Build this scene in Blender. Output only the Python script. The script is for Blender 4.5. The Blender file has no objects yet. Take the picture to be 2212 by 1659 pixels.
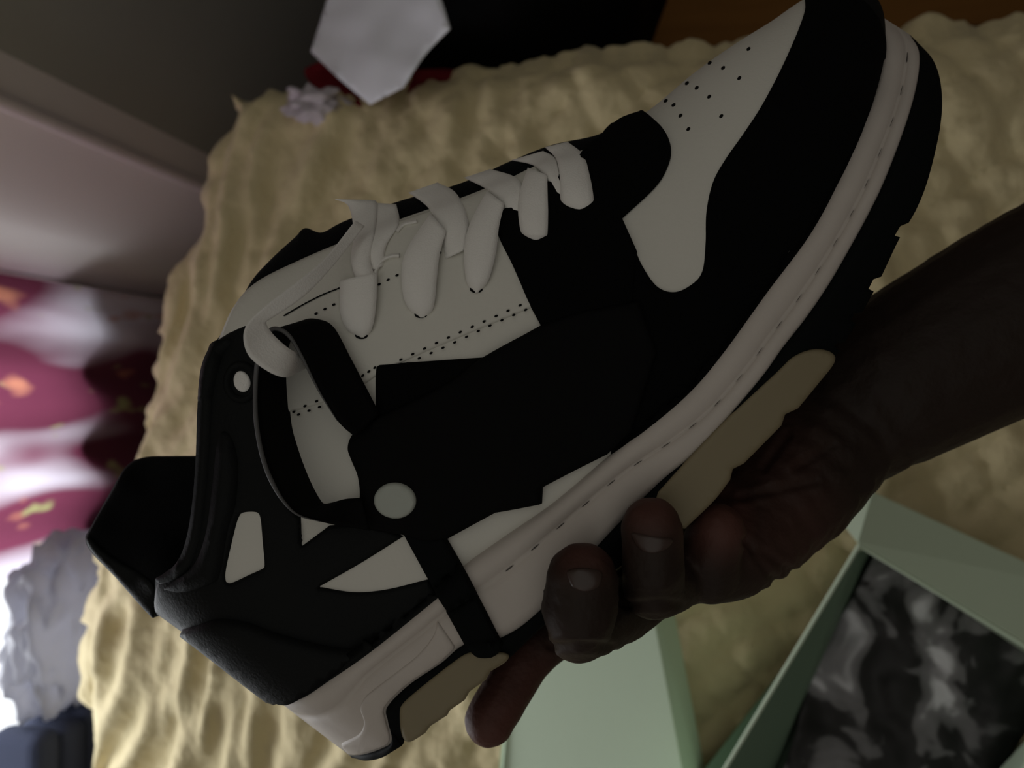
import bpy, bmesh, math, random
import numpy as np
from mathutils import Vector, Matrix, noise
from mathutils.bvhtree import BVHTree
from mathutils.geometry import delaunay_2d_cdt

random.seed(4)
SC = bpy.context.scene
COL = SC.collection

# ------------------------------------------------------------------ camera, world, lights, exposure
W, H, FPX = 2212, 1659, 1640.0
CAM = Vector((0, 0, 1.35))
TH = math.radians(11.5)
FWD = Vector((0, math.sin(TH), -math.cos(TH)))
CX = Vector((0, -math.cos(TH), -math.sin(TH)))     # image right: towards the person, slightly down
CY = Vector((1, 0, 0))                             # image up: the right-hand side of the room
cd = bpy.data.cameras.new('camera')
cam = bpy.data.objects.new('camera', cd)
COL.objects.link(cam)
m = Matrix((CX, CY, -FWD)).transposed().to_4x4()
m.translation = CAM
cam.matrix_world = m
cd.sensor_fit = 'HORIZONTAL'
cd.sensor_width = 36.0
cd.lens = 36.0 * FPX / W
cd.clip_start = 0.01
cd.dof.use_dof = True
cd.dof.focus_distance = 0.232
cd.dof.aperture_fstop = 11.0
SC.camera = cam

world = bpy.data.worlds.new('room_light')
SC.world = world
world.use_nodes = True
world.node_tree.nodes['Background'].inputs[0].default_value = (1.0, 0.97, 0.885, 1)
world.node_tree.nodes['Background'].inputs[1].default_value = 0.30

def area(name, loc, rot, sx, sy, power, col):
    l = bpy.data.lights.new(name, 'AREA')
    l.shape = 'RECTANGLE'; l.size = sx; l.size_y = sy; l.energy = power; l.color = col
    o = bpy.data.objects.new(name, l); COL.objects.link(o)
    o.location = loc; o.rotation_euler = rot
    return o
# daylight just outside the window, shining into the room
area('window_daylight', (-0.42, 1.05, 0.76), (-math.pi / 2, 0, 0), 1.04, 0.68, 14.5, (0.92, 0.96, 1.0))

SC.view_settings.view_transform = 'Standard'
SC.view_settings.look = 'None'
SC.view_settings.exposure = 0.0
SC.view_settings.gamma = 1.0
SC.view_settings.use_curve_mapping = False

# ------------------------------------------------------------------ helpers
def cpt(px, py, D):                                # photo pixel at a distance -> camera-frame point
    return Vector(((px - W / 2) / FPX * D, -(py - H / 2) / FPX * D, -D))
def c2w(v):
    return CAM + CX * v[0] + CY * v[1] - FWD * v[2]
def P(px, py, D):
    return c2w(cpt(px, py, D))
def on_z(px, py, z):
    d = P(px, py, 1.0) - CAM
    return CAM + d * ((z - CAM.z) / d.z)
def on_y(px, py, y):
    d = P(px, py, 1.0) - CAM
    return CAM + d * ((y - CAM.y) / d.y)

def mat(name, col, rough=0.6, spec=0.5, bump=0.0, scale=300.0, var=0.0, sheen=0.0, sss=0.0, detail=3.0, tone=None):
    mt = bpy.data.materials.new(name)
    mt.use_nodes = True
    nt = mt.node_tree; n = nt.nodes; b = n['Principled BSDF']
    b.inputs['Base Color'].default_value = (*col, 1)
    b.inputs['Roughness'].default_value = rough
    b.inputs['Specular IOR Level'].default_value = spec
    if sheen:
        b.inputs['Sheen Weight'].default_value = sheen
    if sss:
        b.inputs['Subsurface Weight'].default_value = sss
        b.inputs['Subsurface Scale'].default_value = 0.004
        b.inputs['Subsurface Radius'].default_value = (1.0, 0.35, 0.2)
    tc = n.new('ShaderNodeTexCoord')
    if bump:
        nz = n.new('ShaderNodeTexNoise'); nz.inputs['Scale'].default_value = scale; nz.inputs['Detail'].default_value = detail
        bp = n.new('ShaderNodeBump'); bp.inputs['Strength'].default_value = bump; bp.inputs['Distance'].default_value = 0.001
        nt.links.new(tc.outputs['Object'], nz.inputs['Vector'])
        nt.links.new(nz.outputs['Fac'], bp.inputs['Height'])
        nt.links.new(bp.outputs['Normal'], b.inputs['Normal'])
    if var:
        n2 = n.new('ShaderNodeTexNoise'); n2.inputs['Scale'].default_value = scale * 0.12; n2.inputs['Detail'].default_value = 4
        nt.links.new(tc.outputs['Object'], n2.inputs['Vector'])
        mx = n.new('ShaderNodeMix'); mx.data_type = 'RGBA'
        t2 = tone if tone else tuple(c * (1 - var) for c in col)
        mx.inputs[6].default_value = (*col, 1); mx.inputs[7].default_value = (*t2, 1)
        nt.links.new(n2.outputs['Fac'], mx.inputs[0])
        nt.links.new(mx.outputs[2], b.inputs['Base Color'])
    return mt

def link(name, verts, faces, material, parent=None, smooth=True, kind=None, label=None):
    me = bpy.data.meshes.new(name)
    org = parent['_org'] if parent is not None and '_org' in parent else (0, 0, 0)
    org = Vector(org)
    me.from_pydata([tuple(Vector(v) - org) for v in verts], [], [tuple(f) for f in faces])
    bm = bmesh.new(); bm.from_mesh(me)
    bmesh.ops.recalc_face_normals(bm, faces=bm.faces)
    bm.to_mesh(me); bm.free()
    if smooth:
        me.shade_smooth()
    me.materials.append(material)
    o = bpy.data.objects.new(name, me); COL.objects.link(o)
    if parent is not None:
        o.parent = parent
        o['_org'] = tuple(org)
    if kind: o['kind'] = kind
    if label: o['label'] = label
    return o

def thing(name, loc, label, cat, group=None):
    o = bpy.data.objects.new(name, None); COL.objects.link(o)
    o.empty_display_size = 0.05
    o.location = loc; o['_org'] = tuple(loc)
    o['label'] = label; o['category'] = cat
    if group: o['group'] = group
    return o
def tag(o, label, cat, group=None):
    o['label'] = label; o['category'] = cat
    if group: o['group'] = group
    return o

def add_mods(o, bevel=0.0, seg=3, subsurf=0):
    if bevel:
        b = o.modifiers.new('bevel', 'BEVEL'); b.width = bevel; b.segments = seg; b.limit_method = 'ANGLE'
    if subsurf:
        s = o.modifiers.new('sub', 'SUBSURF'); s.levels = subsurf; s.render_levels = subsurf
    return o

def crom(pts, n, closed=False):
    """Catmull-Rom through pts (k-dim), n samples uniform in index."""
    pts = np.array(pts, float); k = len(pts)
    out = []
    for i in range(n):
        u = i * (k if closed else k - 1) / (n if closed else n - 1)
        j = min(int(u), k - 1 if closed else k - 2); f = u - j
        g = lambda q: pts[q % k] if closed else (pts[q] if 0 <= q < k else (2 * pts[0] - pts[1] if q < 0 else 2 * pts[-1] - pts[-2]))
        p0, p1, p2, p3 = g(j - 1), g(j), g(j + 1), g(j + 2)
        out.append(0.5 * (2 * p1 + (p2 - p0) * f + (2 * p0 - 5 * p1 + 4 * p2 - p3) * f * f + (3 * p1 - p0 - 3 * p2 + p3) * f ** 3))
    return np.array(out)

def resample(pts, step, closed=False):
    pts = np.array(pts, float)
    if closed: pts = np.vstack([pts, pts[:1]])
    d = np.r_[0, np.cumsum(np.linalg.norm(np.diff(pts[:, :2], axis=0), axis=1))]
    n = max(2, int(round(d[-1] / step)) + 1)
    s = np.linspace(0, d[-1], n)
    r = np.stack([np.interp(s, d, pts[:, c]) for c in range(pts.shape[1])], 1)
    return r[:-1] if closed else r

def outline(pts, step=6.0):
    """closed outline; a third element marks a corner, other points are smooth."""
    k = len(pts)
    cor = [i for i, p in enumerate(pts) if len(p) > 2]
    xy = [np.array(p[:2], float) for p in pts]
    if not cor:
        return resample(crom(xy, k * 14, True), step, True)
    out = []
    for a, i in enumerate(cor):
        j = cor[(a + 1) % len(cor)]
        idx = [i]
        q = i
        while True:
            q = (q + 1) % k
            idx.append(q)
            if q == j: break
        seg = [xy[t] for t in idx]
        s = crom(seg, (len(seg) - 1) * 14 + 1) if len(seg) > 2 else np.array(seg)
        out.append(resample(s, step)[:-1])
    return np.vstack(out)

def inside(poly, pts):
    x, y = pts[:, 0], pts[:, 1]
    r = np.zeros(len(pts), bool)
    a = poly; b = np.roll(poly, -1, 0)
    for (x0, y0), (x1, y1) in zip(a, b):
        if y0 == y1: continue
        c = ((y0 > y) != (y1 > y)) & (x < (x1 - x0) * (y - y0) / (y1 - y0) + x0)
        r ^= c
    return r
def edge_dist(poly, pts):
    d = np.full(len(pts), 1e9)
    a = poly; b = np.roll(poly, -1, 0)
    for p, q in zip(a, b):
        e = q - p; l = (e * e).sum()
        if l == 0: continue
        t = np.clip(((pts - p) @ e) / l, 0, 1)
        d = np.minimum(d, np.linalg.norm(pts - (p + t[:, None] * e), axis=1))
    return d

def fill(pts, holes=(), step=14.0, r=7.0):
    """triangulate an outline in the plane; returns 2D points, triangles, distance to the edge."""
    loops = [outline(pts, min(6.0, step * 0.5))] + [outline(h, min(6.0, step * 0.5)) for h in holes]
    V = []; E = []
    for L in loops:
        o = len(V)
        V += [tuple(p) for p in L]
        E += [(o + i, o + (i + 1) % len(L)) for i in range(len(L))]
    big = np.vstack(loops)
    x0, y0 = loops[0].min(0); x1, y1 = loops[0].max(0)
    g = [(x + (step / 2 if j % 2 else 0), y) for j, y in enumerate(np.arange(y0, y1, step * 0.87)) for x in np.arange(x0, x1 + step, step)]
    ring = []
    for L in loops:
        t = np.roll(L, -1, 0) - np.roll(L, 1, 0)
        nn = np.stack([-t[:, 1], t[:, 0]], 1); nn /= np.linalg.norm(nn, axis=1)[:, None] + 1e-9
        for q in (0.3, 1.0):
            for sg in (1, -1):
                ring.append((L + sg * q * r * nn, q * r * 0.85))
    def ok(p):
        mk = inside(loops[0], p)
        for h in loops[1:]: mk &= ~inside(h, p)
        return mk
    def dist(p):
        d = edge_dist(loops[0], p)
        for h in loops[1:]: d = np.minimum(d, edge_dist(h, p))
        return d
    add = []
    for p, mn in ring:
        if r > 0:
            k = ok(p) & (dist(p) > mn)
            add.append(p[k])
    g = np.array(g)
    if len(g):
        k = ok(g); g = g[k]
        if len(g): g = g[dist(g) > max(step * 0.4, r * 1.25)]
        if len(g): add.append(g)
    for p in add: V += [tuple(q) for q in p]
    res = delaunay_2d_cdt([Vector(v) for v in V], E, [], 0, 1e-4)
    vv = np.array([tuple(v) for v in res[0]]); tt = np.array([list(f) for f in res[2] if len(f) == 3])
    c = vv[tt].mean(1)
    tt = tt[ok(c)]
    return vv, tt, dist(vv)

# ------------------------------------------------------------------ materials
M_white = mat('white_leather', (0.72, 0.705, 0.64), 0.55, 0.25, 0.12, 900)
M_suede = mat('black_suede', (0.0035, 0.0037, 0.0037), 0.95, 0.06, 0.35, 1400)
M_black = mat('black_leather', (0.0065, 0.0075, 0.0075), 0.6, 0.12, 0.18, 900)
M_strap = mat('black_strap', (0.0040, 0.0040, 0.0040), 0.75, 0.08, 0.1, 900)
M_lining = mat('black_lining', (0.0050, 0.0053, 0.006), 0.9, 0.08, 0.5, 1800, sheen=0.02)
M_lace = mat('lace_cotton', (0.90, 0.88, 0.84), 0.9, 0.15, 0.22, 1800)
M_mid = mat('midsole_rubber', (0.63, 0.575, 0.525), 0.6, 0.2, 0.06, 500, var=0.12)
M_out = mat('black_rubber', (0.0035, 0.0045, 0.0045), 0.75, 0.08, 0.1, 700)
M_gum = mat('gum_rubber', (0.24, 0.20, 0.12), 0.5, 0.35, 0.05, 300)
M_rivet = mat('grey_rivet', (0.45, 0.48, 0.43), 0.45, 0.4, 0.2, 500)
M_dot = mat('stitch_black', (0.008, 0.008, 0.008), 0.9, 0.1)
M_edge_highlight = mat('strap_edge_highlight', (0.10, 0.10, 0.10), 0.5, 0.4)  # rim highlight put into the colour, paler than the strap
M_skin = mat('brown_skin', (0.022, 0.0135, 0.0095), 0.6, 0.25, 0.35, 420)
nt = M_skin.node_tree
at = nt.nodes.new('ShaderNodeAttribute'); at.attribute_name = 'palm_skin'
mx = nt.nodes.new('ShaderNodeMix'); mx.data_type = 'RGBA'
mx.inputs[6].default_value = (0.022, 0.0135, 0.0095, 1); mx.inputs[7].default_value = (0.105, 0.043, 0.033, 1)
nt.links.new(at.outputs['Fac'], mx.inputs[0]); nt.links.new(mx.outputs[2], nt.nodes['Principled BSDF'].inputs['Base Color'])
M_nail = mat('fingernail', (0.050, 0.031, 0.025), 0.3, 0.5)

# ================================================================== SETTING
M_wall = mat('wall_paint', (0.80, 0.74, 0.73), 0.6, 0.3, 0.1, 60)
M_trim = mat('trim_paint', (0.75, 0.68, 0.69), 0.4, 0.4)
M_frame = mat('window_frame_paint', (0.5, 0.5, 0.5), 0.4, 0.4)

def box_mesh(x0, x1, y0, y1, z0, z1):
    v = [(x, y, z) for x in (x0, x1) for y in (y0, y1) for z in (z0, z1)]
    f = [(0, 1, 3, 2), (4, 6, 7, 5), (0, 4, 5, 1), (2, 3, 7, 6), (0, 2, 6, 4), (1, 5, 7, 3)]
    return v, f
def joined(*bs):
    V = []; Fc = []
    for v, f in bs:
        o = len(V); V += list(v); Fc += [tuple(i + o for i in q) for q in f]
    return V, Fc

YW = 0.85
WX0, WX1, WZ0, WZ1 = -0.95, 0.10, 0.42, 1.10
# far wall with the window opening
v, f = joined(box_mesh(-2.2, WX0, YW, YW + 0.12, 0, 2.4), box_mesh(WX1, 0.148, YW, YW + 0.12, 0, 2.4),
              box_mesh(WX0, WX1, YW, YW + 0.12, 0, WZ0), box_mesh(WX0, WX1, YW, YW + 0.12, WZ1, 2.4))
o = link('wall_back', v, f, M_wall, smooth=False); o['kind'] = 'structure'
def prism(poly, z0, z1):
    k = len(poly)
    v = [(x, y, z0) for x, y in poly] + [(x, y, z1) for x, y in poly]
    f = [tuple(range(k))[::-1], tuple(range(k, 2 * k))] + [(i, (i + 1) % k, k + (i + 1) % k, k + i) for i in range(k)]
    return v, f
v, f = prism([(.15, YW + .12), (.15, .845), (.290, .667), (.337, .660), (.337, YW + .12)], 0, 2.4)
o = link('wall_corner', v, f, M_wall, smooth=False); o['kind'] = 'structure'
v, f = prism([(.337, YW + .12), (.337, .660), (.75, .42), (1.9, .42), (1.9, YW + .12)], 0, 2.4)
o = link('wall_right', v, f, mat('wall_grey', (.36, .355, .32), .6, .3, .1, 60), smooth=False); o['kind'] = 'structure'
v, f = box_mesh(1.9, 2.0, -.9, .97, 0, 2.4)
o = link('wall_side', v, f, M_wall, smooth=False); o['kind'] = 'structure'
v, f = box_mesh(-2.3, 2.0, -.95, -.85, 0, 2.4)
o = link('wall_front_blocker', v, f, mat('blocker_brown', (.16, .13, .11), .7, .2, .1, 60), smooth=False); o['kind'] = 'structure'  # unseen wall added behind the camera to block ambient light
v, f = box_mesh(-2.3, -2.2, -.9, YW + .12, 0, 2.4)
o = link('wall_left', v, f, M_wall, smooth=False); o['kind'] = 'structure'
# bead on the wall beside the door
n = 10; v = []; f = []
for z in (0.0, 2.4):
    for i in range(n + 1):
        a = math.pi * i / n
        v.append((0.289 + 0.009 * math.cos(2 * a), .666 + 0.009 * math.sin(2 * a), z))
for i in range(n): f.append((i, i + 1, n + 2 + i, n + 1 + i))
o = link('trim_1', v, f, M_trim); o['kind'] = 'structure'
# window: frame, sill and pane
wr = thing('window_1', (0, YW, WZ0), 'window', 'window'); del wr['label']; del wr['category']; wr['kind'] = 'structure'
v, f = joined(box_mesh(WX0, WX1, YW + .03, YW + .08, WZ0, WZ0 + .035), box_mesh(WX0, WX1, YW + .03, YW + .08, WZ1 - .035, WZ1),
              box_mesh(WX0, WX0 + .035, YW + .03, YW + .08, WZ0, WZ1), box_mesh(WX1 - .035, WX1, YW + .03, YW + .08, WZ0, WZ1),
              box_mesh(-.56, -.525, YW + .03, YW + .08, WZ0, WZ1))
link('window_frame', v, f, M_frame, wr, smooth=False)
v, f = box_mesh(WX0 - .04, WX1 + .04, YW - .035, YW + .03, WZ0 - .03, WZ0)
add_mods(link('window_sill', v, f, M_frame, wr, smooth=False), .004)
mg = bpy.data.materials.new('window_glass'); mg.use_nodes = True
nt = mg.node_tree; nt.nodes.clear()
ou = nt.nodes.new('ShaderNodeOutputMaterial'); tr = nt.nodes.new('ShaderNodeBsdfTransparent'); gl = nt.nodes.new('ShaderNodeBsdfGlossy')
gl.inputs['Roughness'].default_value = 0.02; mx = nt.nodes.new('ShaderNodeMixShader'); mx.inputs[0].default_value = 0.06
nt.links.new(tr.outputs[0], mx.inputs[1]); nt.links.new(gl.outputs[0], mx.inputs[2]); nt.links.new(mx.outputs[0], ou.inputs[0])
v, f = box_mesh(WX0 + .03, WX1 - .03, YW + .052, YW + .056, WZ0 + .03, WZ1 - .03)
link('pane', v, f, mg, wr, smooth=False)

# wooden floor: planks as parts where the photo shows it
M_floor = mat('floor_base', (0.05, 0.03, 0.015), 0.6, 0.3)
M_wood = mat('floor_wood', (0.36, 0.165, 0.045), 0.8, 0.08, 0.15, 60, var=0.4)
nt = M_wood.node_tree
mp = nt.nodes.new('ShaderNodeMapping'); mp.inputs['Scale'].default_value = (6, 0.6, 6)
tcn = [q for q in nt.nodes if q.bl_idname == 'ShaderNodeTexCoord'][0]
nt.links.new(tcn.outputs['Object'], mp.inputs['Vector'])
for q in nt.nodes:
    if q.bl_idname == 'ShaderNodeTexNoise': nt.links.new(mp.outputs['Vector'], q.inputs['Vector'])
v, f = box_mesh(-2.2, 2.0, -.9, YW + .2, -.05, -.012)
fl = link('floor', v, f, M_floor, smooth=False); fl['kind'] = 'structure'; fl['_org'] = (0, 0, 0)
pw = 0.14
v, f = box_mesh(0, pw - .003, -.85, .42, -.012, 0)
first = None
for i in range(12):
    if first is None:
        q = link('plank', v, f, M_wood, fl, smooth=False); first = q
    else:
        q = first.copy(); COL.objects.link(q); q.parent = fl
    q.location = (0.30 + i * pw, 0, random.uniform(-.001, .0005))

# ================================================================== BED
BZ = 0.60
def y_edge(x):
    e = 0.464 + 0.326 * (0.287 - x)
    if x < -0.25: e = 0.639
    return e
XE = 0.305
bed = thing('bed', (-0.5, -0.1, 0), 'wide bed hidden under the yellow quilted bedspread', 'bed')
def prism(poly, z0, z1):
    k = len(poly)
    v = [(x, y, z0) for x, y in poly] + [(x, y, z1) for x, y in poly]
    f = [tuple(range(k))[::-1], tuple(range(k, 2 * k))] + [(i, (i + 1) % k, k + (i + 1) % k, k + i) for i in range(k)]
    return v, f
M_matt = mat('mattress_cloth', (0.5, 0.47, 0.4), 0.9, 0.1)
M_bedw = mat('bed_base_wood', (0.12, 0.07, 0.04), 0.6, 0.3)
v, f = prism([(-1.3, -.82), (.27, -.82), (.27, .43), (-.25, .60), (-1.3, .60)], .33, .575)
add_mods(link('mattress', v, f, M_matt, bed, smooth=False), .03)
v, f = prism([(-1.28, -.80), (.25, -.80), (.25, .41), (-.25, .58), (-1.28, .58)], .10, .33)
link('bed_base', v, f, M_bedw, bed, smooth=False)
for (x, y) in ((-1.2, -.74), (.18, -.74), (.18, .34), (-1.2, .50)):
    v, f = box_mesh(x - .03, x + .03, y - .03, y + .03, 0, .10)
    link('leg', v, f, M_bedw, bed, smooth=False)

M_quilt = mat('quilt_cotton', (0.66, 0.565, 0.335), 0.75, 0.2, 0.5, 700, sheen=0.15)
for q in M_quilt.node_tree.nodes:
    if q.bl_idname == 'ShaderNodeBump': q.inputs['Distance'].default_value = .006; q.inputs['Strength'].default_value = .55
    if q.bl_idname == 'ShaderNodeTexNoise': q.inputs['Scale'].default_value = 75; q.inputs['Detail'].default_value = 6
def nz(x, y, s, sd=0.0):
    return noise.noise(Vector((x * s, y * s, sd)))
def quilt_h(x, y):
    wx = x + 0.012 * nz(x, y, 14, 1.0); wy = y + 0.012 * nz(x, y, 14, 5.0)
    c = 0.040
    a = (wx * 0.82 + wy * 0.57) / c; b = (-wx * 0.57 + wy * 0.82) / (c * 1.15)
    q = (abs(math.sin(math.pi * a)) * abs(math.sin(math.pi * b))) ** 0.32
    far = min(1, max(0, (y - 0.05) / 0.35))
    h = 0.0115 * q * (1 - 0.75 * far)
    h += (0.016 * nz(x, y, 5.0, 9.0) + 0.013 * nz(x, y, 15, 3.0)) * (1 - .6 * far)
    # folds that run along the far edge of the bed
    u = y + 0.326 * x + 0.03 * nz(x, y, 6, 21)
    h += far * (0.0045 * math.sin(u * 2 * math.pi / 0.062 + 6 * nz(x, y, 5, 31)) + 0.0030 * math.sin(u * 2 * math.pi / 0.037 + 7 * nz(x, y, 7, 41)) + .009 * noise.noise(Vector((x * 7, u * 50, 4.4))) + .0045 * noise.noise(Vector((x * 14, u * 115, 2.4))))
    t = abs(nz(x, y, 34, 51)) + .6 * abs(nz(x, y, 70, 61))
    h += (.0060 * t + .0024 * nz(x, y, 55, 71)) * (1 - .6 * far)
    return h
us = np.arange(-0.95, XE + 0.30, 0.0048)
NV = 290
V = []; nu = len(us)
for iu, u in enumerate(us):
    x = min(u, XE); ye = y_edge(x) + 0.008 * nz(x, 0, 18, 77)
    vs = np.linspace(-0.75, ye + 0.30, NV)
    for vv_ in vs:
        y = min(vv_, ye)
        h = quilt_h(u, vv_)
        px_, py_, pz_ = x, y, BZ + h
        R = 0.035
        def roll(s):
            if s <= 0: return 0, 0
            a = s / R
            if a < math.pi / 2: return R * math.sin(a), R * (1 - math.cos(a))
            return R, R + (s - R * math.pi / 2)
        sx_, dx_ = roll(u - XE + R * .6); sy_, dy_ = roll(vv_ - ye + R * .6)
        if u > XE - R * .6: px_ = XE - R * .6 + sx_ + (h * .8 if dx_ > R * .6 else 0)
        if vv_ > ye - R * .6: py_ = ye - R * .6 + sy_ + (h * 1.0 if dy_ > R * .6 else 0)
        drop = max(dx_, dy_)
        V.append((px_, py_, BZ + h * (1 if drop < R else .2) - drop))
Fq = [(a * NV + b, (a + 1) * NV + b, (a + 1) * NV + b + 1, a * NV + b + 1) for a in range(nu - 1) for b in range(NV - 1)]
o = link('bedspread', V, Fq, M_quilt)
tag(o, 'creased yellow-beige quilted bedspread covering the bed behind the sneaker', 'bedspread')

# ================================================================== FAR CORNER: curtain, things by the window
def curtain_mat():
    mt = bpy.data.materials.new('patterned_curtain'); mt.use_nodes = True
    nt = mt.node_tree; n = nt.nodes; b = n['Principled BSDF']; out = n['Material Output']
    tc = n.new('ShaderNodeTexCoord')
    def spots(scale, lo, hi, seed, stretch=(1, 1, 1)):
        mp = n.new('ShaderNodeMapping'); mp.inputs['Location'].default_value = (seed, seed * .7, seed * .3); mp.inputs['Scale'].default_value = stretch
        nt.links.new(tc.outputs['Object'], mp.inputs['Vector'])
        z = n.new('ShaderNodeTexNoise'); z.inputs['Scale'].default_value = scale; z.inputs['Detail'].default_value = 1.5
        nt.links.new(mp.outputs['Vector'], z.inputs['Vector'])
        r = n.new('ShaderNodeMapRange'); r.inputs[1].default_value = lo; r.inputs[2].default_value = hi; r.clamp = True
        nt.links.new(z.outputs['Fac'], r.inputs[0])
        return r.outputs[0]
    def mixc(fac, a, bcol):
        x = n.new('ShaderNodeMix'); x.data_type = 'RGBA'
        nt.links.new(fac, x.inputs[0])
        if isinstance(a, tuple): x.inputs[6].default_value = (*a, 1)
        else: nt.links.new(a, x.inputs[6])
        x.inputs[7].default_value = (*bcol, 1)
        return x.outputs[2]
    c = mixc(spots(11, .46, .66, 1.3, (1, 1, .30)), (0.18, 0.042, 0.08), (0.80, 0.76, 0.86))
    c = mixc(spots(24, .64, .74, 4.2, (1, 1, .4)), c, (0.60, 0.24, 0.16))
    c = mixc(spots(30, .66, .75, 8.7, (1, 1, .5)), c, (0.40, 0.40, 0.18))
    b.inputs['Roughness'].default_value = .8
    nt.links.new(c, b.inputs['Base Color'])
    t = n.new('ShaderNodeBsdfTranslucent'); nt.links.new(c, t.inputs['Color'])
    mx = n.new('ShaderNodeMixShader'); mx.inputs[0].default_value = .45
    nt.links.new(b.outputs[0], mx.inputs[1]); nt.links.new(t.outputs[0], mx.inputs[2]); nt.links.new(mx.outputs[0], out.inputs[0])
    return mt
M_curt = curtain_mat()
V = []; Fc = []
NXc, NZc = 120, 60
for i in range(NXc):
    s = i / (NXc - 1); x = -0.24 + s * 0.376
    for k in range(NZc):
        z = 0.03 + 1.45 * k / (NZc - 1)
        y = 0.802 + (0.010 * math.sin(x * 2 * math.pi / 0.11 + .6 * math.sin(z * 3)) + 0.004 * nz(x, z, 9, 2)) * min(1, max(.0, (.142 - x) / .08))
        V.append((x, y, z))
for i in range(NXc - 1):
    for k in range(NZc - 1):
        a = i * NZc + k; Fc.append((a, a + NZc, a + NZc + 1, a + 1))
o = link('curtain', V, Fc, M_curt)
tag(o, 'maroon curtain with white flower print hanging at the bright window', 'curtain')

def lump(name, center, size, material, seed=0, amp=.25, freq=3.0, sub=4, parent=None, square=2.0):
    bm = bmesh.new(); bmesh.ops.create_icosphere(bm, subdivisions=sub, radius=1)
    V = []
    for v in bm.verts:
        p = v.co.copy()
        e = (abs(p.x) ** square + abs(p.y) ** square + abs(p.z) ** square) ** (1 / square)
        p = p / e
        k = 1 + amp * (noise.noise(v.co * freq + Vector((seed, 0, 0))) + .5 * noise.noise(v.co * freq * 2.3 + Vector((0, seed, 0))))
        V.append((center[0] + p.x * k * size[0], center[1] + p.y * k * size[1], center[2] + p.z * k * size[2]))
    Fc = [tuple(x.index for x in f.verts) for f in bm.faces]
    bm.free()
    return link(name, V, Fc, material, parent)

# navy trunk below the window with a white plastic bag on it
M_navy = mat('navy_cloth', (0.035, 0.042, 0.075), 0.8, 0.2, .4, 300)
tk = thing('storage_trunk', (-.62, .745, 0), 'dark navy storage trunk standing below the window', 'trunk')
v, f = box_mesh(-.98, -.20, .71, .782, 0, .40)
add_mods(link('trunk_body', v, f, M_navy, tk, smooth=False), .012)
v, f = box_mesh(-.99, -.19, .705, .785, .40, .435)
add_mods(link('trunk_lid', v, f, M_navy, tk, smooth=False), .012)
nb_ = thing('folded_blanket', (-.68, .752, .436), 'folded dark navy blanket on the trunk beside the white plastic bag', 'blanket')
for k in range(4):
    v, f = box_mesh(-.97, -.415 + .006 * (k % 2), .708, .784, .437 + k * .042, .437 + k * .042 + .040)
    add_mods(link('fold', v, f, M_navy, nb_, smooth=False), .016, 4)
M_plastic = mat('white_plastic', (0.50, 0.50, 0.54), 0.2, 0.6, 0.0)
nt = M_plastic.node_tree; b = nt.nodes['Principled BSDF']
t = nt.nodes.new('ShaderNodeBsdfTranslucent'); t.inputs['Color'].default_value = (.5, .5, .55, 1)
mx = nt.nodes.new('ShaderNodeMixShader'); mx.inputs[0].default_value = .55
nt.links.new(b.outputs[0], mx.inputs[1]); nt.links.new(t.outputs[0], mx.inputs[2]); nt.links.new(mx.outputs[0], nt.nodes['Material Output'].inputs[0])
o = lump('plastic_bag', (-.305, .748, .517), (.100, .034, .075), M_plastic, 3, .30, 2.9, 5, square=2.8)
tag(o, 'crumpled shiny white plastic bag on the navy trunk by the window', 'bag')

# black bag, paper, red cloth beyond the bed
M_bag = mat('black_bag_cloth', (0.004, 0.004, 0.0045), 0.85, 0.1, .3, 200)
bg = thing('black_bag', (.52, .20, 0), 'large soft black bag standing beyond the bed, topped by white paper', 'bag')
lump('bag_body', (.530, .215, .315), (.185, .20, .318), M_bag, 7, .12, 2.2, 4, bg, square=3.2)
for q in bg.children[0].data.vertices: q.co.z *= 1 - q.co.y * .55 if False else 1 - (q.co.y + .2 - .215) * .7
V = []; Fc = []
hp = crom([(.50, .03, .55), (.52, .04, .66), (.56, .07, .675), (.61, .10, .66), (.63, .13, .55)], 24)
for p in hp:
    for k in range(8):
        a = k * math.pi / 4
        V.append((p[0], p[1] + .009 * math.cos(a), p[2] + .009 * math.sin(a)))
for i in range(len(hp) - 1):
    for k in range(8):
        Fc.append((i * 8 + k, i * 8 + (k + 1) % 8, (i + 1) * 8 + (k + 1) % 8, (i + 1) * 8 + k))
link('handle', V, Fc, M_bag, bg)

def sheet(name, poly, D, material, amp, freq, seed, thick=.0012, step=14, zfun=None):
    vv, tt, dd = fill(poly, step=step, r=0)
    V = []
    for (x, y) in vv:
        d = D(x, y) if callable(D) else D
        d += amp * (noise.noise(Vector((x * freq, y * freq, seed))) + .5 * noise.noise(Vector((x * freq * 2.1, y * freq * 2.1, seed + 5))))
        V.append(P(x, y, d))
    o = link(name, V, tt, material)
    s = o.modifiers.new('thickness', 'SOLIDIFY'); s.thickness = thick; s.offset = 0
    return o
M_paper = mat('white_paper', (0.82, 0.84, 0.89), 0.7, 0.25, .15, 60)
o = sheet('paper_sheet', [(735, -90, 1), (672, 112, 1), (735, 172), (800, 226, 1), (872, 188, 1), (918, 118), (972, 62, 1), (955, 5), (930, -60, 1)],
          lambda x, y: .735 - (x - 820) * .00040, M_paper, .007, .008, 3)
tag(o, 'creased white paper sheet lying on the black bag', 'paper')
M_red = mat('red_cloth', (0.14, 0.008, 0.013), 0.85, 0.15, .4, 200)
o = sheet('red_cloth', [(660, 150), (730, 130), (850, 150), (960, 150), (1030, 165), (1018, 200), (965, 222), (905, 205), (840, 235), (760, 225), (690, 195)],
          .80, M_red, .02, .016, 8, .003)
tag(o, 'dark red cloth tucked between the bed and the black bag', 'cloth')
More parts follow.
